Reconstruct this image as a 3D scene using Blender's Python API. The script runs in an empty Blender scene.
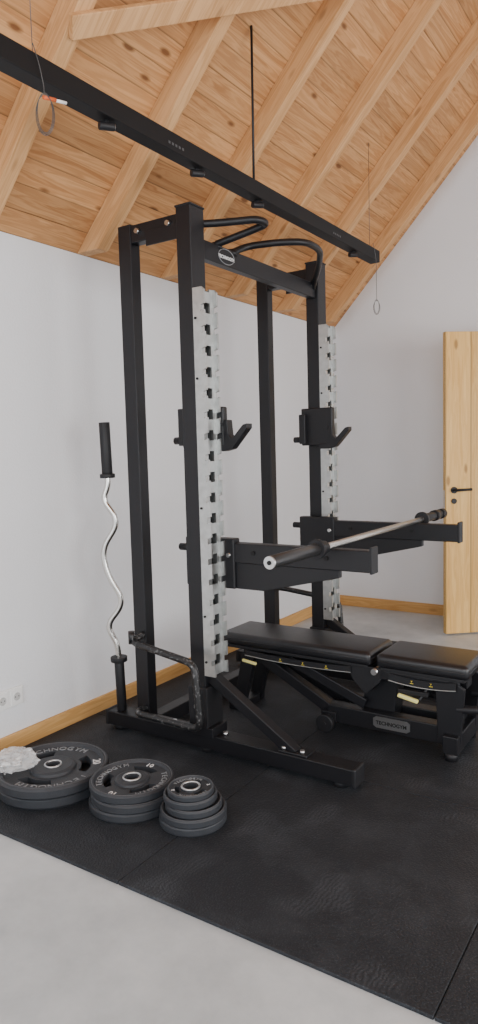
import bpy, bmesh, math, random
from mathutils import Matrix, Vector, noise
random.seed(7)
col = bpy.context.scene.collection

# ------------------------------------------------------------------ materials
def nodes(m):
    m.use_nodes = True
    nt = m.node_tree
    return nt, nt.nodes["Principled BSDF"]

def plain(name, c, rough=.5, metal=0., spec=.5, bump=0., bscale=200., var=0., vscale=6.):
    m = bpy.data.materials.new(name)
    nt, b = nodes(m)
    b.inputs["Base Color"].default_value = (*c, 1)
    b.inputs["Roughness"].default_value = rough
    b.inputs["Metallic"].default_value = metal
    b.inputs["Specular IOR Level"].default_value = spec
    tc = nt.nodes.new("ShaderNodeTexCoord")
    n = nt.nodes.new("ShaderNodeTexNoise")
    n.inputs["Scale"].default_value = vscale
    n.inputs["Detail"].default_value = 5
    nt.links.new(tc.outputs["Object"], n.inputs["Vector"])
    mx = nt.nodes.new("ShaderNodeMix"); mx.data_type = 'RGBA'
    mx.inputs["A"].default_value = (*[v*(1-var) for v in c], 1)
    mx.inputs["B"].default_value = (*[min(1, v*(1+var)) for v in c], 1)
    nt.links.new(n.outputs["Fac"], mx.inputs["Factor"])
    nt.links.new(mx.outputs["Result"], b.inputs["Base Color"])
    if bump > 0:
        n2 = nt.nodes.new("ShaderNodeTexNoise")
        n2.inputs["Scale"].default_value = bscale
        n2.inputs["Detail"].default_value = 3
        nt.links.new(tc.outputs["Object"], n2.inputs["Vector"])
        bp = nt.nodes.new("ShaderNodeBump")
        bp.inputs["Strength"].default_value = bump
        bp.inputs["Distance"].default_value = .01
        nt.links.new(n2.outputs["Fac"], bp.inputs["Height"])
        nt.links.new(bp.outputs["Normal"], b.inputs["Normal"])
    return m

def math_node(nt, op, a=None, b=None, va=0., vb=0.):
    n = nt.nodes.new("ShaderNodeMath"); n.operation = op
    if a is not None: nt.links.new(a, n.inputs[0])
    else: n.inputs[0].default_value = va
    if b is not None: nt.links.new(b, n.inputs[1])
    else: n.inputs[1].default_value = vb
    return n.outputs[0]

def wood(name, light, dark, grain='X', plank=None, plank_axis='Y', rough=.55, knot=1.0):
    m = bpy.data.materials.new(name)
    nt, b = nodes(m)
    b.inputs["Roughness"].default_value = rough
    b.inputs["Specular IOR Level"].default_value = .2
    tc = nt.nodes.new("ShaderNodeTexCoord")
    sep = nt.nodes.new("ShaderNodeSeparateXYZ")
    nt.links.new(tc.outputs["Object"], sep.inputs[0])
    off = None
    if plank:
        d = math_node(nt, 'DIVIDE', sep.outputs[plank_axis], vb=plank)
        fl = math_node(nt, 'FLOOR', d)
        fr = math_node(nt, 'FRACT', d)
        wn = nt.nodes.new("ShaderNodeTexWhiteNoise"); wn.noise_dimensions = '1D'
        nt.links.new(fl, wn.inputs["W"])
        off = wn.outputs["Value"]
    comb = nt.nodes.new("ShaderNodeCombineXYZ")
    sc = {'X': 14., 'Y': 14., 'Z': 14.}; sc[grain] = .9
    for a in 'XYZ':
        v = math_node(nt, 'MULTIPLY', sep.outputs[a], vb=sc[a])
        if off is not None and a == grain:
            o2 = math_node(nt, 'MULTIPLY', off, vb=37.)
            v = math_node(nt, 'ADD', v, o2)
        nt.links.new(v, comb.inputs[a])
    n = nt.nodes.new("ShaderNodeTexNoise")
    n.inputs["Scale"].default_value = 1.6; n.inputs["Detail"].default_value = 6
    n.inputs["Distortion"].default_value = .6
    nt.links.new(comb.outputs[0], n.inputs["Vector"])
    rings = math_node(nt, 'MULTIPLY', n.outputs["Fac"], vb=46.)
    rings = math_node(nt, 'SINE', rings)
    rings = math_node(nt, 'MULTIPLY', rings, vb=.12)
    fac = math_node(nt, 'ADD', n.outputs["Fac"], rings)
    ramp = nt.nodes.new("ShaderNodeValToRGB")
    ramp.color_ramp.elements[0].position = .16; ramp.color_ramp.elements[0].color = (*dark, 1)
    ramp.color_ramp.elements[1].position = .72; ramp.color_ramp.elements[1].color = (*light, 1)
    nt.links.new(fac, ramp.inputs[0])
    colr = ramp.outputs[0]
    ks = {'X': 8., 'Y': 8., 'Z': 8.}; ks[grain] = 3.0
    kc = nt.nodes.new("ShaderNodeCombineXYZ")
    for a in 'XYZ':
        v = math_node(nt, 'MULTIPLY', sep.outputs[a], vb=ks[a])
        if off is not None and a == grain:
            v = math_node(nt, 'ADD', v, math_node(nt, 'MULTIPLY', off, vb=91.))
        nt.links.new(v, kc.inputs[a])
    vo = nt.nodes.new("ShaderNodeTexVoronoi"); vo.inputs["Scale"].default_value = 1.
    nt.links.new(kc.outputs[0], vo.inputs["Vector"])
    kr = nt.nodes.new("ShaderNodeMapRange")
    kr.inputs["From Min"].default_value = .07; kr.inputs["From Max"].default_value = .14
    kr.inputs["To Min"].default_value = .85*knot; kr.inputs["To Max"].default_value = 0
    nt.links.new(vo.outputs["Distance"], kr.inputs["Value"])
    mk_ = nt.nodes.new("ShaderNodeMix"); mk_.data_type = 'RGBA'
    nt.links.new(kr.outputs[0], mk_.inputs["Factor"])
    nt.links.new(colr, mk_.inputs["A"])
    mk_.inputs["B"].default_value = (dark[0]*.35, dark[1]*.28, dark[2]*.25, 1)
    colr = mk_.outputs["Result"]
    if plank:
        tone = math_node(nt, 'MULTIPLY', off, vb=.26)
        tone = math_node(nt, 'ADD', tone, vb=.84)
        g = nt.nodes.new("ShaderNodeMapRange")
        g.inputs["From Min"].default_value = 0.; g.inputs["From Max"].default_value = .07
        g.inputs["To Min"].default_value = .38; g.inputs["To Max"].default_value = 1
        nt.links.new(fr, g.inputs["Value"])
        tot = math_node(nt, 'MULTIPLY', tone, g.outputs[0])
        vm = nt.nodes.new("ShaderNodeVectorMath"); vm.operation = 'SCALE'
        nt.links.new(colr, vm.inputs[0]); nt.links.new(tot, vm.inputs["Scale"])
        colr = vm.outputs[0]
    nt.links.new(colr, b.inputs["Base Color"])
    return m

M_wall = plain("wall_paint", (.79, .80, .825), .9, spec=.1, bump=.15, bscale=90, var=.03, vscale=1.2)
M_planks = wood("ceiling_planks", (.62, .335, .15), (.38, .165, .06), 'X', plank=.118, plank_axis='Y')
M_rafter = wood("rafter_wood", (.66, .385, .185), (.46, .23, .09), 'Y', knot=.5)
M_base_l = wood("baseboard_wood_y", (.68, .40, .155), (.50, .26, .08), 'Y', knot=.4)
M_base_b = wood("baseboard_wood_x", (.68, .40, .155), (.50, .26, .08), 'X', knot=.4)
M_door = wood("door_pine", (.84, .54, .20), (.66, .36, .10), 'Z', plank=.19, plank_axis='X', rough=.4, knot=.8)
M_black = plain("black_powder_coat", (.007, .007, .009), .42, spec=.4, bump=.08, bscale=600, var=.2)
M_black2 = plain("black_satin", (.012, .012, .014), .5, spec=.35, var=.2)
M_rail = plain("rail_black", (.008, .008, .009), .6, spec=.25, var=.1)
M_strip = plain("galvanised_steel", (.50, .51, .50), .38, metal=.85, var=.25, vscale=30)
M_chrome = plain("chrome", (.72, .70, .67), .16, metal=1.0, var=.05)
M_knurl = plain("knurled_steel", (.50, .49, .47), .36, metal=1.0, bump=.4, bscale=900, var=.08)
M_bolt = plain("bolt_steel", (.6, .6, .6), .3, metal=1.)
M_pad = plain("black_vinyl", (.010, .010, .012), .33, spec=.55, bump=.12, bscale=350, var=.15)
M_rubber = plain("plate_rubber", (.030, .033, .039), .5, spec=.4, bump=.15, bscale=300, var=.25, vscale=18)
M_yellow = plain("yellow_plastic", (.80, .62, .06), .4, var=.1)
M_paleyellow = plain("pale_yellow_grip", (.80, .74, .28), .45, var=.1)
M_white = plain("white_plastic", (.86, .86, .85), .35, var=.02)
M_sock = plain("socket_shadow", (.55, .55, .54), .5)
M_print = plain("white_print", (.75, .75, .75), .5, var=.02)
M_greyprint = plain("grey_emboss", (.25, .26, .27), .5, var=.1)
M_hair = plain("rim_highlight", (.07, .073, .08), .45, var=.1)
M_dark = plain("dark_recess", (.004, .004, .004), .8, var=.0)
M_sleeve = plain("sleeve_dark", (.07, .07, .072), .33, metal=.7)
M_red = plain("orange_clip", (.65, .12, .03), .5, var=.1)
M_wire = plain("thin_wire", (.10, .10, .10), .4, metal=.6)

def scuffed():
    m = plain("scuffed_black_tube", (.02, .02, .02), .4)
    nt = m.node_tree; b = nt.nodes["Principled BSDF"]
    tc = nt.nodes.new("ShaderNodeTexCoord"); n = nt.nodes.new("ShaderNodeTexNoise")
    n.inputs["Scale"].default_value = 70; n.inputs["Detail"].default_value = 8
    nt.links.new(tc.outputs["Object"], n.inputs["Vector"])
    r = nt.nodes.new("ShaderNodeValToRGB")
    r.color_ramp.elements[0].position = .56; r.color_ramp.elements[0].color = (.010, .010, .011, 1)
    r.color_ramp.elements[1].position = .74; r.color_ramp.elements[1].color = (.20, .20, .20, 1)
    nt.links.new(n.outputs["Fac"], r.inputs[0]); nt.links.new(r.outputs[0], b.inputs["Base Color"])
    return m
M_scuff = scuffed()

def concrete():
    m = bpy.data.materials.new("polished_concrete"); nt, b = nodes(m)
    b.inputs["Roughness"].default_value = .5; b.inputs["Specular IOR Level"].default_value = .3
    tc = nt.nodes.new("ShaderNodeTexCoord")
    n = nt.nodes.new("ShaderNodeTexNoise"); n.inputs["Scale"].default_value = 2.2; n.inputs["Detail"].default_value = 12; n.inputs["Roughness"].default_value = .68
    nt.links.new(tc.outputs["Object"], n.inputs["Vector"])
    r = nt.nodes.new("ShaderNodeValToRGB")
    r.color_ramp.elements[0].position = .32; r.color_ramp.elements[0].color = (.39, .425, .445, 1)
    r.color_ramp.elements[1].position = .68; r.color_ramp.elements[1].color = (.60, .63, .645, 1)
    nt.links.new(n.outputs["Fac"], r.inputs[0]); nt.links.new(r.outputs[0], b.inputs["Base Color"])
    return m
M_conc = concrete()

def mat_rubber():
    m = bpy.data.materials.new("rubber_gym_tile"); nt, b = nodes(m)
    b.inputs["Roughness"].default_value = .62; b.inputs["Specular IOR Level"].default_value = .4
    tc = nt.nodes.new("ShaderNodeTexCoord")
    v = nt.nodes.new("ShaderNodeTexVoronoi"); v.inputs["Scale"].default_value = 130
    nt.links.new(tc.outputs["Object"], v.inputs["Vector"])
    n = nt.nodes.new("ShaderNodeTexNoise"); n.inputs["Scale"].default_value = 3.2; n.inputs["Detail"].default_value = 10; n.inputs["Roughness"].default_value = .68
    nt.links.new(tc.outputs["Object"], n.inputs["Vector"])
    r = nt.nodes.new("ShaderNodeValToRGB")
    r.color_ramp.elements[0].position = .48; r.color_ramp.elements[0].color = (0, 0, 0, 1)
    r.color_ramp.elements[1].position = .80; r.color_ramp.elements[1].color = (1, 1, 1, 1)
    nt.links.new(n.outputs["Fac"], r.inputs[0])
    w = nt.nodes.new("ShaderNodeTexWave"); w.inputs["Scale"].default_value = 22; w.inputs["Distortion"].default_value = 9
    w.inputs["Detail"].default_value = 2
    nt.links.new(tc.outputs["Object"], w.inputs["Vector"])
    n3 = nt.nodes.new("ShaderNodeTexNoise"); n3.inputs["Scale"].default_value = 4.5; n3.inputs["Detail"].default_value = 1
    nt.links.new(tc.outputs["Object"], n3.inputs["Vector"])
    r3 = nt.nodes.new("ShaderNodeValToRGB")
    r3.color_ramp.elements[0].position = .56; r3.color_ramp.elements[0].color = (0, 0, 0, 1)
    r3.color_ramp.elements[1].position = .66; r3.color_ramp.elements[1].color = (1, 1, 1, 1)
    nt.links.new(n3.outputs["Fac"], r3.inputs[0])
    tread = math_node(nt, 'MULTIPLY', w.outputs["Fac"], r3.outputs[0])
    tread = math_node(nt, 'MULTIPLY', tread, vb=.30)
    g = math_node(nt, 'LESS_THAN', v.outputs["Distance"], vb=.24)
    g = math_node(nt, 'MULTIPLY', g, vb=.34)
    d = math_node(nt, 'MULTIPLY', r.outputs[0], vb=.4)
    s = math_node(nt, 'ADD', d, tread); s = math_node(nt, 'ADD', s, g)
    mx = nt.nodes.new("ShaderNodeMix"); mx.data_type = 'RGBA'
    mx.inputs["A"].default_value = (.013, .016, .021, 1); mx.inputs["B"].default_value = (.078, .088, .102, 1)
    nt.links.new(s, mx.inputs["Factor"]); nt.links.new(mx.outputs["Result"], b.inputs["Base Color"])
    bp = nt.nodes.new("ShaderNodeBump"); bp.inputs["Strength"].default_value = .45; bp.inputs["Distance"].default_value = .004
    nt.links.new(v.outputs["Distance"], bp.inputs["Height"]); nt.links.new(bp.outputs["Normal"], b.inputs["Normal"])
    return m
M_mat = mat_rubber()

def bagmat():
    m = bpy.data.materials.new("clear_plastic_film"); nt, b = nodes(m)
    b.inputs["Base Color"].default_value = (.9, .9, .9, 1)
    b.inputs["Roughness"].default_value = .15
    b.inputs["Alpha"].default_value = .38
    return m
M_bag = bagmat()

# ------------------------------------------------------------------ geometry helpers
def empty(name):
    e = bpy.data.objects.new(name, None); e.empty_display_size = .1; col.objects.link(e); return e

def finish(name, me, mat, par, smooth=False, bev=0., seg=2):
    ob = bpy.data.objects.new(name, me); col.objects.link(ob)
    if mat: me.materials.append(mat)
    if par: ob.parent = par
    if smooth:
        for p in me.polygons: p.use_smooth = True
    if bev > 0:
        md = ob.modifiers.new("bevel", 'BEVEL'); md.width = bev; md.segments = seg; md.limit_method = 'ANGLE'
    return ob

def box(name, x0, x1, y0, y1, z0, z1, mat, par=None, bev=.004, seg=2, smooth=False):
    bm = bmesh.new()
    bmesh.ops.create_cube(bm, size=1)
    bmesh.ops.scale(bm, vec=(x1-x0, y1-y0, z1-z0), verts=bm.verts)
    bmesh.ops.translate(bm, vec=((x0+x1)/2, (y0+y1)/2, (z0+z1)/2), verts=bm.verts)
    me = bpy.data.meshes.new(name); bm.to_mesh(me); bm.free()
    return finish(name, me, mat, par, smooth, bev, seg)

def prism(name, pts, axis, a0, a1, mat, par=None, bev=0., seg=2):
    """polygon pts in the plane normal to axis, extruded a0..a1"""
    def P(p, a):
        if axis == 'Y': return (p[0], a, p[1])
        if axis == 'X': return (a, p[0], p[1])
        return (p[0], p[1], a)
    n = len(pts)
    vs = [P(p, a0) for p in pts] + [P(p, a1) for p in pts]
    fs = [list(range(n)), list(range(2*n-1, n-1, -1))]
    for i in range(n):
        j = (i+1) % n
        fs.append([i, i+n, j+n, j])
    me = bpy.data.meshes.new(name); me.from_pydata(vs, [], fs)
    bm = bmesh.new(); bm.from_mesh(me); bmesh.ops.recalc_face_normals(bm, faces=bm.faces); bm.to_mesh(me); bm.free()
    return finish(name, me, mat, par, False, bev, seg)

def cyl(name, p0, p1, r, mat, par=None, seg=28, r2=None, bev=0.):
    p0 = Vector(p0); p1 = Vector(p1); d = p1-p0
    bm = bmesh.new()
    bmesh.ops.create_cone(bm, cap_ends=True, segments=seg, radius1=r, radius2=r if r2 is None else r2, depth=d.length)
    M = Matrix.Translation((p0+p1)/2) @ d.to_track_quat('Z', 'Y').to_matrix().to_4x4()
    bmesh.ops.transform(bm, matrix=M, verts=bm.verts)
    for f in bm.faces:
        f.smooth = len(f.verts) == 4
    me = bpy.data.meshes.new(name); bm.to_mesh(me); bm.free()
    return finish(name, me, mat, par, False, bev)

def beam(name, p0, p1, w, h, mat, par=None, bev=.004, up=(0, 1, 0)):
    """box section along p0-p1; w measured along 'up', h across"""
    p0 = Vector(p0); p1 = Vector(p1); d = (p1-p0); L = d.length; z = d.normalized()
    x = Vector(up); x = (x - z*x.dot(z)).normalized(); y = z.cross(x)
    M = Matrix(((x.x, y.x, z.x, 0), (x.y, y.y, z.y, 0), (x.z, y.z, z.z, 0), (0, 0, 0, 1)))
    bm = bmesh.new(); bmesh.ops.create_cube(bm, size=1)
    bmesh.ops.scale(bm, vec=(w, h, L), verts=bm.verts)
    bmesh.ops.transform(bm, matrix=Matrix.Translation((p0+p1)/2) @ M, verts=bm.verts)
    me = bpy.data.meshes.new(name); bm.to_mesh(me); bm.free()
    return finish(name, me, mat, par, False, bev)

def fillet(pts, r, n=6):
    P = [Vector(p) for p in pts]; out = [P[0]]
    for i in range(1, len(P)-1):
        a, b, c = P[i-1], P[i], P[i+1]
        rr = min(r, (a-b).length*.48, (c-b).length*.48)
        s = b+(a-b).normalized()*rr; e = b+(c-b).normalized()*rr
        for k in range(n+1):
            t = k/n
            out.append(s*(1-t)**2 + b*2*t*(1-t) + e*t*t)
    out.append(P[-1]); return out

def tube(name, pts, r, mat, par=None, rad=.05, cyclic=False, res=6):
    pts = fillet(pts, rad) if not cyclic else [Vector(p) for p in pts]
    cu = bpy.data.curves.new(name, 'CURVE'); cu.dimensions = '3D'; cu.bevel_depth = r; cu.bevel_resolution = res; cu.use_fill_caps = True
    sp = cu.splines.new('POLY'); sp.points.add(len(pts)-1)
    for i, p in enumerate(pts): sp.points[i].co = (*p, 1)
    sp.use_cyclic_u = cyclic
    tmp = bpy.data.objects.new("tmp", cu); col.objects.link(tmp)
    dg = bpy.context.evaluated_depsgraph_get()
    me = bpy.data.meshes.new_from_object(tmp.evaluated_get(dg)); me.name = name
    bpy.data.objects.remove(tmp)
    me.materials.clear()
    return finish(name, me, mat, par, True)

def text(name, s, size, M, mat, par=None, ext=.0006, align='CENTER', bold=0.):
    cu = bpy.data.curves.new(name, 'FONT'); cu.body = s; cu.size = size; cu.extrude = ext
    cu.align_x = align; cu.align_y = 'CENTER'; cu.resolution_u = 3; cu.offset = bold
    tmp = bpy.data.objects.new("tmp", cu); col.objects.link(tmp)
    dg = bpy.context.evaluated_depsgraph_get()
    me = bpy.data.meshes.new_from_object(tmp.evaluated_get(dg)); me.name = name
    bpy.data.objects.remove(tmp); me.materials.clear()
    me.transform(M)
    return finish(name, me, mat, par)

def basis(x, y, o):
    x = Vector(x).normalized(); y = Vector(y).normalized(); z = x.cross(y)
    return Matrix(((x.x, y.x, z.x, o[0]), (x.y, y.y, z.y, o[1]), (x.z, y.z, z.z, o[2]), (0, 0, 0, 1)))

# ------------------------------------------------------------------ room shell
XW, YB, ZE, SL = -2.72, 5.666, 2.434, 1.06
XR = 3.6; RX = (XW+XR)/2; RZ = ZE+SL*(RX-XW)
Y0 = -2.2
fl = box("floor", XW-.1, XR, Y0, 7.6, -.1, 0, M_conc, bev=0)
box("wall_left", XW-.1, XW, Y0, YB+.1, 0, ZE+.02, M_wall, bev=0)
DX0, DX1, DH = -.86, .06, 2.22
def wall_back():
    bm = bmesh.new()
    polys = [
        [(XW, 0), (DX0, 0), (DX0, DH), (XW, DH)],
        [(DX1, 0), (XR, 0), (XR, DH), (DX1, DH)],
        [(XW, DH), (XR, DH), (XR, ZE), (RX, RZ), (XW, ZE)]]
    for pl in polys:
        n = len(pl)
        a = [bm.verts.new((p[0], YB, p[1])) for p in pl]
        b = [bm.verts.new((p[0], YB+.12, p[1])) for p in pl]
        bm.faces.new(a); bm.faces.new(b[::-1])
        for i in range(n):
            j = (i+1) % n
            bm.faces.new([a[i], b[i], b[j], a[j]])
    bmesh.ops.recalc_face_normals(bm, faces=bm.faces)
    me = bpy.data.meshes.new("wall_back"); bm.to_mesh(me); bm.free()
    finish("wall_back", me, M_wall, None)
wall_back()
box("wall_hallway", -1.4, .6, 7.3, 7.4, 0, 2.6, M_wall, bev=0)
tr = empty("trim_door")
box("casing_left", DX0, DX0+.03, YB-.012, YB+.13, 0, DH, M_base_b, tr)
box("casing_right", DX1-.03, DX1, YB-.012, YB+.13, 0, DH, M_base_b, tr)
box("casing_top", DX0, DX1, YB-.012, YB+.13, DH-.03, DH, M_base_b, tr)
box("baseboard_left", XW, XW+.018, Y0, YB, 0, .088, M_base_l, bev=.003)
box("baseboard_back", XW+.018, DX0, YB-.018, YB, 0, .088, M_base_b, bev=.003)

# sloped ceiling in its own frame: x = along the ridge, y = up the slope, z = into the room
ang = math.atan(SL); c_, s_ = math.cos(ang), math.sin(ang)
Lsl = (RX-XW)/c_
MC = Matrix(((0, c_, s_, XW), (1, 0, 0, 0), (0, s_, -c_, ZE), (0, 0, 0, 1)))
MCr = Matrix(((0, -c_, -s_, XR), (1, 0, 0, 0), (0, s_, -c_, ZE), (0, 0, 0, 1)))
for nm, MM in (("ceiling", MC), ("ceiling.001", MCr)):
    o = box(nm, Y0, YB+.12, -.15, Lsl, -.06, 0, M_planks, bev=0); o.matrix_world = MM
raf = empty("trim_rafters")
k = 0
y = 2.69-.665*8
RD = .11
while y < YB:
    if y > Y0+.1:
        for MM in (MC, MCr):
            o = prism("rafter_%d" % k, [(0, 0), (RD*c_/s_, RD), (Lsl-.08, RD), (Lsl-.08, 0)], 'X', y-.036, y+.036, M_rafter, raf, bev=.003)
            o.matrix_world = MM; k += 1
    y += .665
box("ridge_beam", RX-.04, RX+.04, Y0, YB, RZ-.26, RZ-.02, M_rafter, raf)
o = beam("wind_brace", (1.99, .892, RD+.014), (3.2, 1.66, RD+.014), .085, .028, M_rafter, raf, up=(-.55, .83, 0)); o.matrix_world = MC

# ------------------------------------------------------------------ rubber tiles
gm = empty("rubber_floor_mat")
xs = [XW+.02, -1.56, -.515, .53, 1.575]; ys = [1.574, 2.619, 3.664, 4.71]
T = .012
for i in range(4):
    for j in range(3):
        box("tile_%d_%d" % (i, j), xs[i]+.0012, xs[i+1]-.0012, ys[j]+.0012, ys[j+1]-.0012, 0, T, M_mat, gm, bev=.003)

# ------------------------------------------------------------------ door
dr = empty("door_1")
hx, hy = DX0+.0, YB-.03
dd = Vector((-1.555-hx, 5.05-hy, 0)); DW = dd.length
def dbox(n, x0, x1, y0, y1, z0, z1, m, **k):
    o = box(n, x0, x1, z0, z1, y0, y1, m, None, **k)
    X = (-dd.normalized()); Z = Vector((0, 0, 1)); Yv = Z.cross(X)
    o.parent = dr
    o.matrix_world = Matrix(((X.x, Yv.x, 0, -1.555), (X.y, Yv.y, 0, 5.05), (0, 0, 1, .014), (0, 0, 0, 1)))
    return o
dbox("leaf", 0, DW, 0, 2.19, 0, .04, M_door, bev=.002)
dbox("lock_plate", -.002, .004, .9, 1.06, .012, .028, M_bolt, bev=0)
def dcyl(n, a, b, r, m):
    X = (-dd.normalized()); Z = Vector((0, 0, 1)); Yv = Z.cross(X)
    W = lambda p: Vector((-1.555, 5.05, .014))+X*p[0]+Yv*p[1]+Z*p[2]
    return cyl(n, W(a), W(b), r, m, dr)
HZ = 1.06
for sgn, yy in ((-1, 0), (1, .04)):
    dcyl("rosette", (.065, yy, HZ), (.065, yy+sgn*.010, HZ), .024, M_black2)
    dcyl("spindle", (.065, yy, HZ), (.065, yy+sgn*.05, HZ), .009, M_black2)
    dcyl("lever", (.06, yy+sgn*.046, HZ), (.18, yy+sgn*.046, HZ+.004), .0095, M_black2)
    dcyl("key_rosette", (.065, yy, HZ-.08), (.065, yy+sgn*.008, HZ-.08), .020, M_black2)

# ------------------------------------------------------------------ wall outlet
ou = empty("wall_outlet")
oy0, oy1, oz0, oz1 = 1.995, 2.16, .216, .308
box("plate", XW, XW+.010, oy0, oy1, oz0, oz1, M_white, ou, bev=.004)
for k in range(2):
    yc = oy0+.041+.082*k; zc = (oz0+oz1)/2
    box("frame", XW+.009, XW+.013, yc-.033, yc+.033, zc-.036, zc+.036, M_white, ou, bev=.003)
    cyl("socket_rim", (XW+.01, yc, zc), (XW+.0145, yc, zc), .0225, M_white, ou)
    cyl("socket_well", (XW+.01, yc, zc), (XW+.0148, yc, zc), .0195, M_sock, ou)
    for s in (-1, 1):
        cyl("pin_hole", (XW+.01, yc+s*.0095, zc), (XW+.0152, yc+s*.0095, zc), .0028, M_dark, ou)
        box("earth_clip", XW+.012, XW+.0155, yc-.003, yc+.003, zc+s*.0165-.002, zc+s*.0165+.002, M_bolt, ou, bev=0)

# ------------------------------------------------------------------ power rack
rk = empty("power_rack")
YC = 3.15
def R2(y):  # mirror across rack centre
    return 2*YC-y
def mbox(n, x0, x1, y0, y1, z0, z1, m, **k):
    box(n+"_near", x0, x1, y0, y1, z0, z1, m, rk, **k)
    box(n+"_far", x0, x1, R2(y1), R2(y0), z0, z1, m, rk, **k)
def mcyl(n, a, b, r, m, **k):
    cyl(n+"_near", a, b, r, m, rk, **k)
    cyl(n+"_far", (a[0], R2(a[1]), a[2]), (b[0], R2(b[1]), b[2]), r, m, rk, **k)
FT = T
mbox("foot_beam", -2.50, -1.15, 2.505, 2.595, FT+.022, FT+.092, M_black)
mbox("foot_cap", -1.155, -1.135, 2.503, 2.597, FT+.018, FT+.096, M_black2, bev=.006)
mbox("foot_cap_rear", -2.515, -2.495, 2.503, 2.597, FT+.018, FT+.096, M_black2, bev=.006)
for x in (-1.22, -1.9, -2.44):
    mcyl("foot_pad", (x, 2.55, FT), (x, 2.55, FT+.026), .036, M_black2)
mbox("front_upright", -1.950, -1.87, 2.50, 2.60, FT+.09, 2.466, M_black)
mbox("front_upright_cap", -1.953, -1.867, 2.497, 2.603, 2.464, 2.473, M_black2, bev=.002)
mbox("rear_upright", -2.302, -2.225, 2.512, 2.575, FT+.09, 2.452, M_black)
mbox("base_bracket", -1.985, -1.83, 2.49, 2.61, FT+.088, .145, M_black)
mbox("base_socket", -1.96, -1.855, 2.488, 2.612, .14, .33, M_black2)
mbox("top_side_beam", -2.225, -1.945, 2.515, 2.572, 2.365, 2.445, M_black)
mbox("top_side_plate", -2.13, -1.945, 2.506, 2.514, 2.335, 2.40, M_black, bev=.002)
for x in (-2.18, -2.0):
    mcyl("bolt", (x, 2.498, 2.41), (x, 2.516, 2.41), .012, M_bolt, seg=8)
box("pullup_cross_beam", -1.93, -1.885, 2.60, 3.70, 2.262, 2.345, M_black, rk)
box("rear_base_beam", -2.29, -2.22, 2.595, 3.705, FT+.022, FT+.092, M_black, rk)
bm_ = bmesh.new(); bmesh.ops.create_circle(bm_, cap_ends=True, segments=32, radius=1)
bmesh.ops.transform(bm_, matrix=basis((0, 1, 0), (0, 0, 1), (-1.8835, 2.79, 2.303)) @ Matrix.Diagonal((.066, .036, 1, 1)), verts=bm_.verts)
me = bpy.data.meshes.new("badge"); bm_.to_mesh(me); bm_.free(); finish("badge", me, M_black2, rk)
tube("badge_rim", [(-1.883, 2.79+.064*math.cos(a*math.pi/16), 2.303+.034*math.sin(a*math.pi/16)) for a in range(32)], .0018, M_greyprint, rk, cyclic=True)
text("badge_text", "TECHNOGYM", .021, basis((0, 1, 0), (0, 0, 1), (-1.8825, 2.79, 2.298)), M_print, rk, bold=.0006)
r = .0165
tube("pullup_bar_near", [(-1.905, 2.60, 2.41), (-1.83, 2.65, 2.412), (-1.665, 2.725, 2.415), (-1.655, 2.79, 2.41), (-1.75, 2.775, 2.388), (-1.90, 2.735, 2.352)], r, M_black, rk, rad=.05)
tube("pullup_bar_far", [(-1.90, 2.86, 2.340), (-1.87, 2.95, 2.385), (-1.72, 3.02, 2.393), (-1.63, 3.10, 2.397), (-1.635, 3.27, 2.397), (-1.76, 3.50, 2.385), (-1.86, 3.64, 2.35), (-1.90, 3.69, 2.31)], r, M_black, rk, rad=.08)
for yy, zz in ((2.745, 2.34), (2.87, 2.335), (3.66, 2.325)):
    cyl("bar_weld", (-1.905, yy, zz-.01), (-1.905, yy, zz+.02), .026, M_black, rk)
# steel channel: two cheek plates with hook slots plus a punched web between them
ZB, ZT, PITCH = .385, 2.11, .0925
def strip(name, y0, y1):
    x0, x1 = -1.87, -1.810
    pts = [(x0, ZB), (x1, ZB)]
    z = ZB+.055
    while z+.05 < ZT-.03:
        pts += [(x1, z), (x1-.020, z-.006), (x1-.020, z+.020), (x1, z+.026)]
        z += PITCH
    pts += [(x1, ZT-.012), (x1-.012, ZT), (x0, ZT)]
    prism(name, pts, 'Y', y0, y1, M_strip, rk)
for nm, a in (("near", 2.498), ("far", R2(2.602))):
    strip("channel_cheek_%s_a" % nm, a, a+.010)
    strip("channel_cheek_%s_b" % nm, a+.094, a+.104)
    # web as a ladder: two stiles and rungs, so the slots are real openings onto the black post
    wx0, wx1 = -1.842, -1.832
    box("web_stile_a_%s" % nm, wx0, wx1, a+.008, a+.030, ZB, ZT, M_strip, rk, bev=0)
    box("web_stile_b_%s" % nm, wx0, wx1, a+.074, a+.096, ZB, ZT, M_strip, rk, bev=0)
    z = ZB
    while z < ZT-.02:
        box("web_rung_%s" % nm, wx0, wx1, a+.029, a+.075, z, min(z+.047, ZT), M_strip, rk, bev=0)
        z += PITCH
for z in (.45, .66, 1.15, 1.72, 1.98):
    for yy in (2.497, 3.697):
        cyl("strip_bolt", (-1.857, yy-.004, z), (-1.857, yy+.004, z), .0055, M_dark, rk, seg=10)
for yy in (2.55, R2(2.55)):
    beam("front_brace", (-1.865, yy, .37), (-1.43, yy, FT+.085), .05, .05, M_black, rk)
    box("brace_plate", -1.50, -1.36, yy-.04, yy+.04, FT+.09, FT+.102, M_black, rk)
    for x in (-1.48, -1.39):
        cyl("brace_bolt", (x, yy-.02, FT+.10), (x, yy-.02, FT+.115), .011, M_bolt, rk, seg=6)
    cyl("foot_bolt", (-1.80, yy, FT+.09), (-1.80, yy, FT+.105), .013, M_bolt, rk, seg=6)
    cyl("foot_bolt", (-2.10, yy, FT+.09), (-2.10, yy, FT+.105), .013, M_bolt, rk, seg=6)
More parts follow.
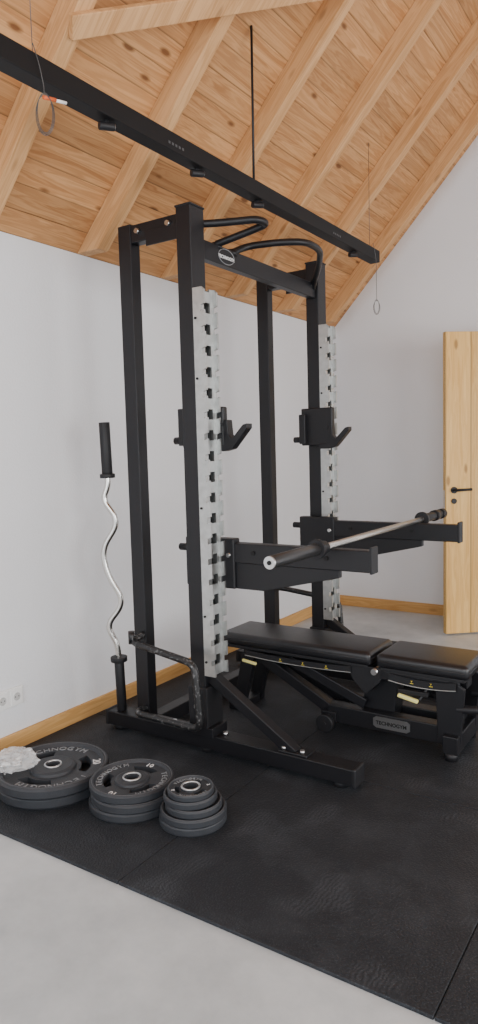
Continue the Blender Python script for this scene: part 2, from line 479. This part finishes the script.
for yy, s in ((2.488, -1), (R2(2.488), 1)):
    cyl("socket_bolt", (-1.91, yy, .24), (-1.91, yy+s*.012, .24), .013, M_bolt, rk, seg=6)
    cyl("socket_bolt", (-1.91, yy, .30), (-1.91, yy+s*.012, .30), .013, M_bolt, rk, seg=6)
for s, nm in ((1, "near"), (-1, "far")):
    f = (lambda y: y) if s == 1 else R2
    tube("bent_handle_"+nm, [(-2.25, f(2.54), .53), (-2.25, f(2.43), .51), (-1.86, f(2.41), .465), (-1.835, f(2.41), .17), (-2.00, f(2.42), .165), (-2.24, f(2.43), .165), (-2.25, f(2.53), .16)], .0165, M_scuff, rk, rad=.05)
    cyl("handle_grip_"+nm, (-2.25, f(2.435), .50), (-2.25, f(2.435), .56), .015, M_scuff, rk)

def jhook(y0, y1, lx, rx, zt, nm):
    box("jhook_carriage_"+nm, lx, rx, y0, y1, 1.42, zt, M_black, rk, bev=.006)
    box("jhook_back_"+nm, lx, lx+.04, min(y0, y1)-.03, max(y0, y1)+.03, 1.43, 1.60, M_black, rk, bev=.004)
    yc = (y0+y1)/2
    prism("jhook_cradle_"+nm, [(-1.80, 1.54), (-1.778, 1.54), (-1.772, 1.475), (-1.755, 1.455), (-1.695, 1.515), (-1.672, 1.52), (-1.672, 1.50), (-1.755, 1.41), (-1.80, 1.40), (-1.86, 1.40), (-1.86, 1.43), (-1.80, 1.43)], 'Y', yc-.022, yc+.022, M_black, rk, bev=.003)
    cyl("jhook_knob_"+nm, (lx-.055, yc, 1.455), (lx+.01, yc, 1.455), .017, M_black2, rk)
    cyl("jhook_pin_"+nm, (-1.81, y0-.010, 1.52), (-1.81, y1+.010, 1.52), .009, M_black2, rk, seg=12)
jhook(2.604, 2.640, -2.035, -1.80, 1.60, "near")
jhook(R2(2.640), R2(2.604), -1.975, -1.775, 1.635, "far")

def sarm(y0, y1, lx, tip, nm):
    box("arm_carriage_"+nm, lx, -1.76, y0-.005, y1-.01, .775, 1.005, M_black, rk, bev=.006)
    box("arm_beam_"+nm, -1.80, tip-.012, y0, y1, .895, .985, M_black, rk, bev=.004)
    box("arm_tip_"+nm, tip-.013, tip, y0-.004, y1+.004, .890, 1.0, M_black2, rk, bev=.004)
    prism("arm_gusset_"+nm, [(-1.80, .775), (-1.62, .775), (-1.25, .862), (-1.25, .90), (-1.80, .90)], 'Y', y0+.012, y1-.012, M_black2, rk, bev=.003)
    yc = (y0+y1)/2
    cyl("arm_knob_"+nm, (lx-.055, yc, .95), (lx+.01, yc, .95), .017, M_black2, rk)
    cyl("arm_pin_"+nm, (-1.79, y0-.012, .93), (-1.79, y1+.012, .93), .010, M_bolt, rk, seg=12)
    for x in (-1.66, -1.30):
        cyl("arm_bolt_"+nm, (x, y0-.008, .945), (x, y0, .945), .010, M_dark, rk, seg=6)
sarm(2.606, 2.662, -2.035, -1.095, "near")
sarm(R2(2.662), R2(2.606), -1.985, -1.045, "far")

# ------------------------------------------------------------------ barbell on the arms
bb = empty("barbell")
BX, BZ = -1.285, .985+.0135
cyl("shaft", (BX, 2.48, BZ), (BX, 3.77, BZ), .0135, M_knurl, bb)
cyl("sleeve", (BX, 2.13, BZ), (BX, 2.50, BZ), .0245, M_sleeve, bb, bev=.002)
cyl("sleeve", (BX, 3.75, BZ), (BX, 4.12, BZ), .0245, M_black2, bb, bev=.002)
for a, b_ in ((2.485, 2.505), (3.745, 3.765)):
    cyl("collar", (BX, a, BZ), (BX, b_, BZ), .040, M_black2, bb, bev=.002)
cyl("inner_collar", (BX, 2.505, BZ), (BX, 2.56, BZ), .027, M_black2, bb, bev=.002)
cyl("end_cap", (BX, 2.122, BZ), (BX, 2.132, BZ), .0235, M_bolt, bb)
cyl("end_cap_bolt", (BX, 2.118, BZ), (BX, 2.124, BZ), .008, M_dark, bb)
cyl("far_clamp", (BX, 3.95, BZ), (BX, 4.0, BZ), .031, M_black2, bb)
cyl("far_clamp", (BX, 4.06, BZ), (BX, 4.121, BZ), .029, M_black2, bb)

# ------------------------------------------------------------------ EZ curl bar
ez = empty("ez_curl_bar")
EX = -2.435
z0 = FT+.094
EYb = 2.545
def EP(z, off=0.):
    t = (z-z0)/1.45
    return Vector((EX+off*.83, EYb-.04*t+off*.55, z))
cyl("sleeve_bottom", EP(z0), EP(z0+.255), .0245, M_black2, ez, bev=.002)
cyl("collar_bottom", EP(z0+.255), EP(z0+.278), .042, M_black2, ez, bev=.002)
cyl("sleeve_top", EP(z0+1.20), EP(z0+1.45), .0265, M_black2, ez, bev=.002)
cyl("collar_top", EP(z0+1.18), EP(z0+1.20), .037, M_black2, ez, bev=.002)
tube("wavy_shaft", [EP(.375), EP(.45, -.004), EP(.545, -.052), EP(.665, .048), EP(.80, -.030), EP(.93, -.052), EP(1.07, .044), EP(1.18, -.030), EP(1.25, 0), EP(1.31)], .0145, M_chrome, ez, rad=.07)

# ------------------------------------------------------------------ weight plates
def cutter(pts, z0, z1):
    return prism("cut", pts, 'Z', z0, z1, None)
def plate(cx, cy, z, R, h, rot, par_name, label, ns=3, wt="20"):
    par = empty(par_name)
    hole = .024
    prof = [(hole, 0), (R*.97, 0), (R, h*.2), (R, h*.8), (R*.97, h), (R*.90, h), (R*.86, h*.72), (R*.42, h*.62), (R*.40, h*.85), (R*.34, h*.95), (hole+.012, h*.95), (hole, h*.9)]
    bm = bmesh.new(); n = 72
    rings = []
    for rr, zz in prof:
        rings.append([bm.verts.new((rr*math.cos(2*math.pi*i/n), rr*math.sin(2*math.pi*i/n), zz)) for i in range(n)])
    m = len(prof)
    for k in range(m):
        A = rings[k]; B = rings[(k+1) % m]
        for i in range(n):
            j = (i+1) % n
            bm.faces.new([A[i], A[j], B[j], B[i]])
    bmesh.ops.recalc_face_normals(bm, faces=bm.faces)
    me = bpy.data.meshes.new("disc"); bm.to_mesh(me); bm.free()
    ob = finish("disc", me, M_rubber, par)
    if ns:
        cs = []
        for s in range(ns):
            a0 = 2*math.pi*s/ns
            w = .55 if R > .15 else .5
            pts = []
            ri, ro = R*.50, R*.68
            for t in range(11):
                a = a0-w+2*w*t/10*.98; pts.append((ro*math.cos(a), ro*math.sin(a)))
            for t in range(10, -1, -1):
                a = a0-w*.9+2*w*.9*t/10*.98; pts.append((ri*math.cos(a), ri*math.sin(a)))
            cs.append(cutter(pts, -.02, h+.02))
        for c in cs:
            md = ob.modifiers.new("slot", 'BOOLEAN'); md.operation = 'DIFFERENCE'; md.object = c; md.solver = 'EXACT'
        dg = bpy.context.evaluated_depsgraph_get()
        me2 = bpy.data.meshes.new_from_object(ob.evaluated_get(dg)); ob.modifiers.clear(); ob.data = me2
        me2.materials.clear(); me2.materials.append(M_rubber)
        for c in cs: bpy.data.objects.remove(c)
    bush = [((hole+.010)*math.cos(2*math.pi*i/32), (hole+.010)*math.sin(2*math.pi*i/32), h*.97) for i in range(32)]
    tube("bushing", bush, .004, M_bolt, par, cyclic=True)
    tube("rim_line", [(R*.94*math.cos(2*math.pi*i/64), R*.94*math.sin(2*math.pi*i/64), h) for i in range(64)], .0018, M_hair, par, cyclic=True, res=2)
    if label:
        size = R*.19
        for base in (math.pi*.5, math.pi*1.5):
            for i, ch in enumerate(label):
                a = base-(i-(len(label)-1)/2)*.195
                p = (R*.77*math.cos(a), R*.77*math.sin(a), h*.70)
                text("letter", ch, size, basis((math.sin(a), -math.cos(a), 0), (math.cos(a), math.sin(a), 0), p), M_greyprint, par, ext=.002)
        for a in (0, math.pi):
            p = (R*.77*math.cos(a), R*.77*math.sin(a), h*.70)
            text("weight", wt, size*1.1, basis((math.sin(a), -math.cos(a), 0), (math.cos(a), math.sin(a), 0), p), M_print, par, ext=.002)
    par.location = (cx, cy, z); par.rotation_euler = (0, 0, rot)
    return par
z = T
for i in range(2):
    plate(-2.275+.012*i, 1.945-.01*i, z, .233, .046, .3+.5*i, "weight_plate", "TECHNOGYM" if i == 1 else "", 3, "20"); z += .0465
ztop1 = z
z = T
for i in range(3):
    plate(-1.872+.008*(i % 2), 1.995, z, .172-.002*i, .035, .9+.4*i, "weight_plate", "TECHNOGYM" if i == 2 else "", 3, "10"); z += .0355
z = T
for i, (R_, h_) in enumerate(((.128, .032), (.126, .030), (.108, .028), (.102, .027), (.088, .023))):
    plate(-1.575+.006*((i*7) % 3-1), 2.010-.004*i, z, R_, h_, 1.2+.7*i, "weight_plate", "TECHNOGYM" if i == 4 else "", 3 if i == 4 else 0, "2"); z += h_+.0005

# plastic bag with small parts on the first stack
bg = empty("plastic_bag")
def bag_mesh():
    bm = bmesh.new(); bmesh.ops.create_icosphere(bm, subdivisions=5, radius=1)
    for v in bm.verts:
        p = v.co.copy()
        d = 1+.30*noise.noise(p*1.7+Vector((3, 1, 2)))+.30*abs(noise.noise(p*3.4))+.05*noise.noise(p*8)
        v.co = Vector((p.x*.082*d, p.y*.066*d, max(-.028, p.z*.046*d)))
    me = bpy.data.meshes.new("film"); bm.to_mesh(me); bm.free()
    return me
finish("film", bag_mesh(), M_bag, bg)
for i in range(9):
    a = random.uniform(0, 6.28); q = Vector((random.uniform(-.04, .04), random.uniform(-.03, .03), random.uniform(-.016, .010)))
    cyl("small_part_%d" % i, q, q+Vector((math.cos(a)*.03, math.sin(a)*.03, .006)), .007, M_white if i % 2 else M_bolt, bg, seg=12)
bg.location = (-2.375, 1.825, ztop1+.031); bg.rotation_euler = (0, 0, .7)

# ------------------------------------------------------------------ adjustable bench
bn = empty("adjustable_bench")
BY = 3.15; HW = .148
def B(n, x0, x1, *a, **k): return box(n, x0, x1, *a, par=bn, **k)
def padb(n, x0, x1, y0, y1, z0, z1):
    B(n, x0, x1, y0, y1, z0, z1, M_pad, bev=.024, seg=5, smooth=True)
    B(n+"_board", x0+.02, x1-.02, y0+.012, y1-.012, z0-.012, z0+.004, M_black2, bev=.003)
    zz = (z0+z1)/2+.002
    tube(n+"_piping", [(x0+.02, y0-.001, zz), (x1-.02, y0-.001, zz), (x1+.001, y0+.02, zz), (x1+.001, y1-.02, zz), (x1-.02, y1+.001, zz), (x0+.02, y1+.001, zz), (x0-.001, y1-.02, zz), (x0-.001, y0+.02, zz)], .0025, M_pad, bn, cyclic=True, res=2)
padb("back_pad", -2.14, -1.278, BY-HW, BY+HW, .372, .440)
padb("seat_pad", -1.255, -.825, BY-HW, BY+HW, .372, .440)
B("back_frame", -2.06, -1.28, BY-.04, BY+.04, .305, .362, M_black)
B("seat_frame", -1.26, -.86, BY-.04, BY+.04, .305, .362, M_black)
B("seat_side_rail", -1.24, -.87, BY-.135, BY-.11, .318, .362, M_black)
B("base_beam", -1.52, -.90, BY-.115, BY-.045, T+.045, T+.130, M_black)
B("base_beam_far", -1.52, -.90, BY+.045, BY+.115, T+.045, T+.130, M_black)
B("end_cross_foot", -.935, -.865, BY-.17, BY+.17, T+.03, T+.11, M_black)
for yy in (BY-.15, BY+.15):
    cyl("rubber_foot", (-.90, yy, T), (-.90, yy, T+.035), .028, M_black2, bn)
B("wheel_bracket", -1.55, -1.47, BY-.13, BY+.13, T+.05, T+.10, M_black)
for s in (-1, 1):
    cyl("wheel", (-1.52, BY+s*.13, T+.045), (-1.52, BY+s*.16, T+.045), .045, M_black2, bn, bev=.004)
    cyl("wheel_hub", (-1.52, BY+s*.128, T+.045), (-1.52, BY+s*.163, T+.045), .010, M_black2, bn)
for s, nm in ((-1, ""), (1, "_far")):
    ya, yb_ = (BY+s*.115, BY+s*.135) if s > 0 else (BY-.135, BY-.115)
    prism("end_leg_plate"+nm, [(-.965, T+.06), (-.865, T+.06), (-.845, .33), (-.90, .368), (-.975, .33)], 'Y', ya, yb_, M_black, bn, bev=.003)
beam("end_post", (-.92, BY, T+.09), (-.92, BY, .33), .06, .06, M_black, bn)
prism("pivot_post", [(-1.37, T+.10), (-1.20, T+.10), (-1.18, .36), (-1.32, .36)], 'Y', BY-.055, BY+.055, M_black, bn, bev=.004)
prism("pivot_plate", [(-1.42, .37), (-1.21, .37), (-1.24, .30), (-1.31, .235), (-1.37, .29)], 'Y', BY-.135, BY-.122, M_black2, bn, bev=.002)
cyl("pivot_bolt", (-1.262, BY-.15, .352), (-1.262, BY+.10, .352), .015, M_bolt, bn)
beam("back_strut", (-1.95, BY-.06, .325), (-1.50, BY-.08, T+.09), .05, .055, M_black, bn)
beam("back_strut_far", (-1.95, BY+.06, .325), (-1.50, BY+.08, T+.09), .05, .055, M_black, bn)
beam("lift_link", (-1.74, BY-.10, .33), (-1.33, BY-.09, .17), .02, .05, M_black, bn)
for s, nm in ((-1, ""), (1, "_far")):
    ya, yb_ = (BY+.07, BY+.10) if s > 0 else (BY-.10, BY-.07)
    prism("rear_leg"+nm, [(-2.10, T), (-2.03, T), (-1.95, .32), (-2.03, .33)], 'Y', ya, yb_, M_black, bn, bev=.003)
B("rear_leg_foot", -2.11, -2.03, BY-.12, BY+.12, T, T+.04, M_black)
def arc_plate(nm, xa, xb, zt, sag, th):
    n = 14; up = []; lo = []
    for i in range(n+1):
        t = i/n; x = xa+(xb-xa)*t; z_ = zt-sag*4*t*(1-t)
        up.append((x, z_)); lo.append((x, z_-th))
    prism(nm, up+lo[::-1], 'Y', BY-.148, BY-.142, M_black2, bn)
    tube(nm+"_edge", [(p[0], BY-.149, p[1]) for p in lo], .0022, M_strip, bn, rad=.001)
    return up
u1 = arc_plate("back_scale", -1.98, -1.38, .362, .010, .028)
u2 = arc_plate("seat_scale", -1.19, -.88, .360, .012, .034)
for u, idx in ((u1, (5, 8, 11)), (u2, (5, 9))):
    for i in idx:
        p = u[i]
        text("scale_mark", "v", .018, basis((1, 0, 0), (0, 0, 1), (p[0], BY-.1495, p[1]-.010)), M_yellow, bn)
        box("scale_tick", p[0]-.008, p[0]+.008, BY-.1495, BY-.148, p[1]-.022, p[1]-.0198, M_yellow, bn, bev=0)
beam("seat_grip", (-1.135, BY-.175, .275), (-1.04, BY-.175, .258), .020, .018, M_paleyellow, bn, bev=.006)
beam("seat_grip_arm", (-1.04, BY-.165, .26), (-1.00, BY-.13, .33), .012, .012, M_black2, bn)
B("seat_grip_bracket", -1.14, -1.00, BY-.165, BY-.14, .28, .30, M_black2, bev=.003)
beam("back_grip", (-1.985, BY-.165, .312), (-1.90, BY-.165, .302), .016, .015, M_paleyellow, bn, bev=.005)
tube("carry_handle", [(-.88, BY-.12, .235), (-.765, BY-.12, .25), (-.765, BY+.12, .25), (-.88, BY+.12, .235)], .018, M_black2, bn, rad=.04)
prism("bench_badge", [(-1.265, T+.064), (-1.115, T+.064), (-1.10, T+.074), (-1.10, T+.108), (-1.115, T+.118), (-1.265, T+.118), (-1.28, T+.108), (-1.28, T+.074)], 'Y', BY-.119, BY-.113, M_bolt, bn)
text("bench_badge_text", "TECHNOGYM", .024, basis((1, 0, 0), (0, 0, 1), (-1.19, BY-.1195, T+.089)), M_dark, bn, bold=.0008)

# ------------------------------------------------------------------ suspended rail with spots
rl = empty("suspended_light_rail")
RXc, RZc = -1.85, 2.65
box("rail", RXc-.034, RXc+.034, -.4, 4.50, RZc-.037, RZc+.037, M_rail, rl, bev=.003)
for yv in (1.98, 2.53, 3.02, 4.14, 1.2):
    cyl("spot_stem", (RXc, yv, RZc-.050), (RXc, yv, RZc-.036), .010, M_black2, rl)
    cyl("spot_head", (RXc-.010, yv-.026, RZc-.060), (RXc+.016, yv+.026, RZc-.055), .015, M_black2, rl, bev=.002)
    cyl("spot_lens", (RXc+.0155, yv+.0255, RZc-.0551), (RXc+.017, yv+.028, RZc-.055), .012, M_bolt, rl)
for yv in (2.30, 3.80):
    for k in range(5):
        box("vent_mark", RXc+.0342, RXc+.0348, yv+k*.022, yv+k*.022+.012, RZc-.016, RZc-.006, M_hair, rl, bev=0)
def ceil_z(x): return ZE+SL*(x-XW)
cyl("threaded_rod", (RXc+.01, 2.98, RZc+.03), (RXc+.03, 2.96, ceil_z(RXc+.03)-.005), .006, M_black2, rl, seg=10)
for yv, drop, cr, tx in ((1.65, .09, .031, "left"), (4.41, .30, .022, "right")):
    cyl("suspension_wire_"+tx, (RXc, yv, RZc+.03), (RXc, yv, ceil_z(RXc)-.005), .0014, M_wire, rl, seg=6)
    tube("hanging_wire_"+tx, [(RXc+.036, yv-.03, RZc+.06), (RXc+.045, yv-.015, RZc), (RXc+.045, yv, RZc-.06), (RXc+.045, yv, RZc-drop)], .0015, M_wire, rl, rad=.02)
    ch = cr*2
    for k in range(3):
        tube("wire_coil_"+tx, [(RXc+.045+(cr-.003*k)*math.cos(a*math.pi/16)*.8, yv+(cr-.003*k)*math.cos(a*math.pi/16)*.55, RZc-drop-ch+ch*math.sin(a*math.pi/16)+.004*k) for a in range(32)], .0011, M_wire, rl, cyclic=True, res=2)
cyl("wire_clip", (RXc+.046, 1.645, RZc-.098), (RXc+.054, 1.69, RZc-.092), .006, M_red, rl)
cyl("wire_clip_sleeve", (RXc+.052, 1.685, RZc-.093), (RXc+.060, 1.73, RZc-.088), .005, M_white, rl)

# ------------------------------------------------------------------ light
w = bpy.data.worlds.new("sky"); bpy.context.scene.world = w; w.use_nodes = True
bgk = w.node_tree.nodes["Background"]
bgk.inputs[0].default_value = (.90, .95, 1.0, 1); bgk.inputs[1].default_value = 1.7
def area(nm, loc, tgt, sx, sy, e, c):
    l = bpy.data.lights.new(nm, 'AREA'); l.shape = 'RECTANGLE'; l.size = sx; l.size_y = sy; l.energy = e; l.color = c
    o = bpy.data.objects.new(nm, l); col.objects.link(o); o.location = loc
    o.rotation_euler = (Vector(tgt)-Vector(loc)).to_track_quat('-Z', 'Y').to_euler()
area("window_light_right", (3.5, 2.2, 1.5), (-2, 3.2, 1.3), 4.5, 2.0, 180, (1, .99, .97))
area("window_light_front", (.3, -2.1, 2.0), (-1.2, 3.5, 1.6), 4.5, 2.6, 120, (.96, .98, 1))

# ------------------------------------------------------------------ camera
yaw, pitch, roll, fpx = 0.586, 0.0869, -0.0275, 701.2
F = Vector((-math.sin(yaw)*math.cos(pitch), math.cos(yaw)*math.cos(pitch), -math.sin(pitch)))
R0 = Vector((math.cos(yaw), math.sin(yaw), 0)); U0 = R0.cross(F)
Rr = R0*math.cos(roll)+U0*math.sin(roll); Uu = -R0*math.sin(roll)+U0*math.cos(roll)
cd = bpy.data.cameras.new("camera"); cam = bpy.data.objects.new("camera", cd); col.objects.link(cam)
cd.sensor_fit = 'VERTICAL'; cd.sensor_height = 36; cd.lens = fpx*36/1024
cam.matrix_world = Matrix(((Rr.x, Uu.x, -F.x, 0), (Rr.y, Uu.y, -F.y, 0), (Rr.z, Uu.z, -F.z, 1.4), (0, 0, 0, 1)))
bpy.context.scene.camera = cam
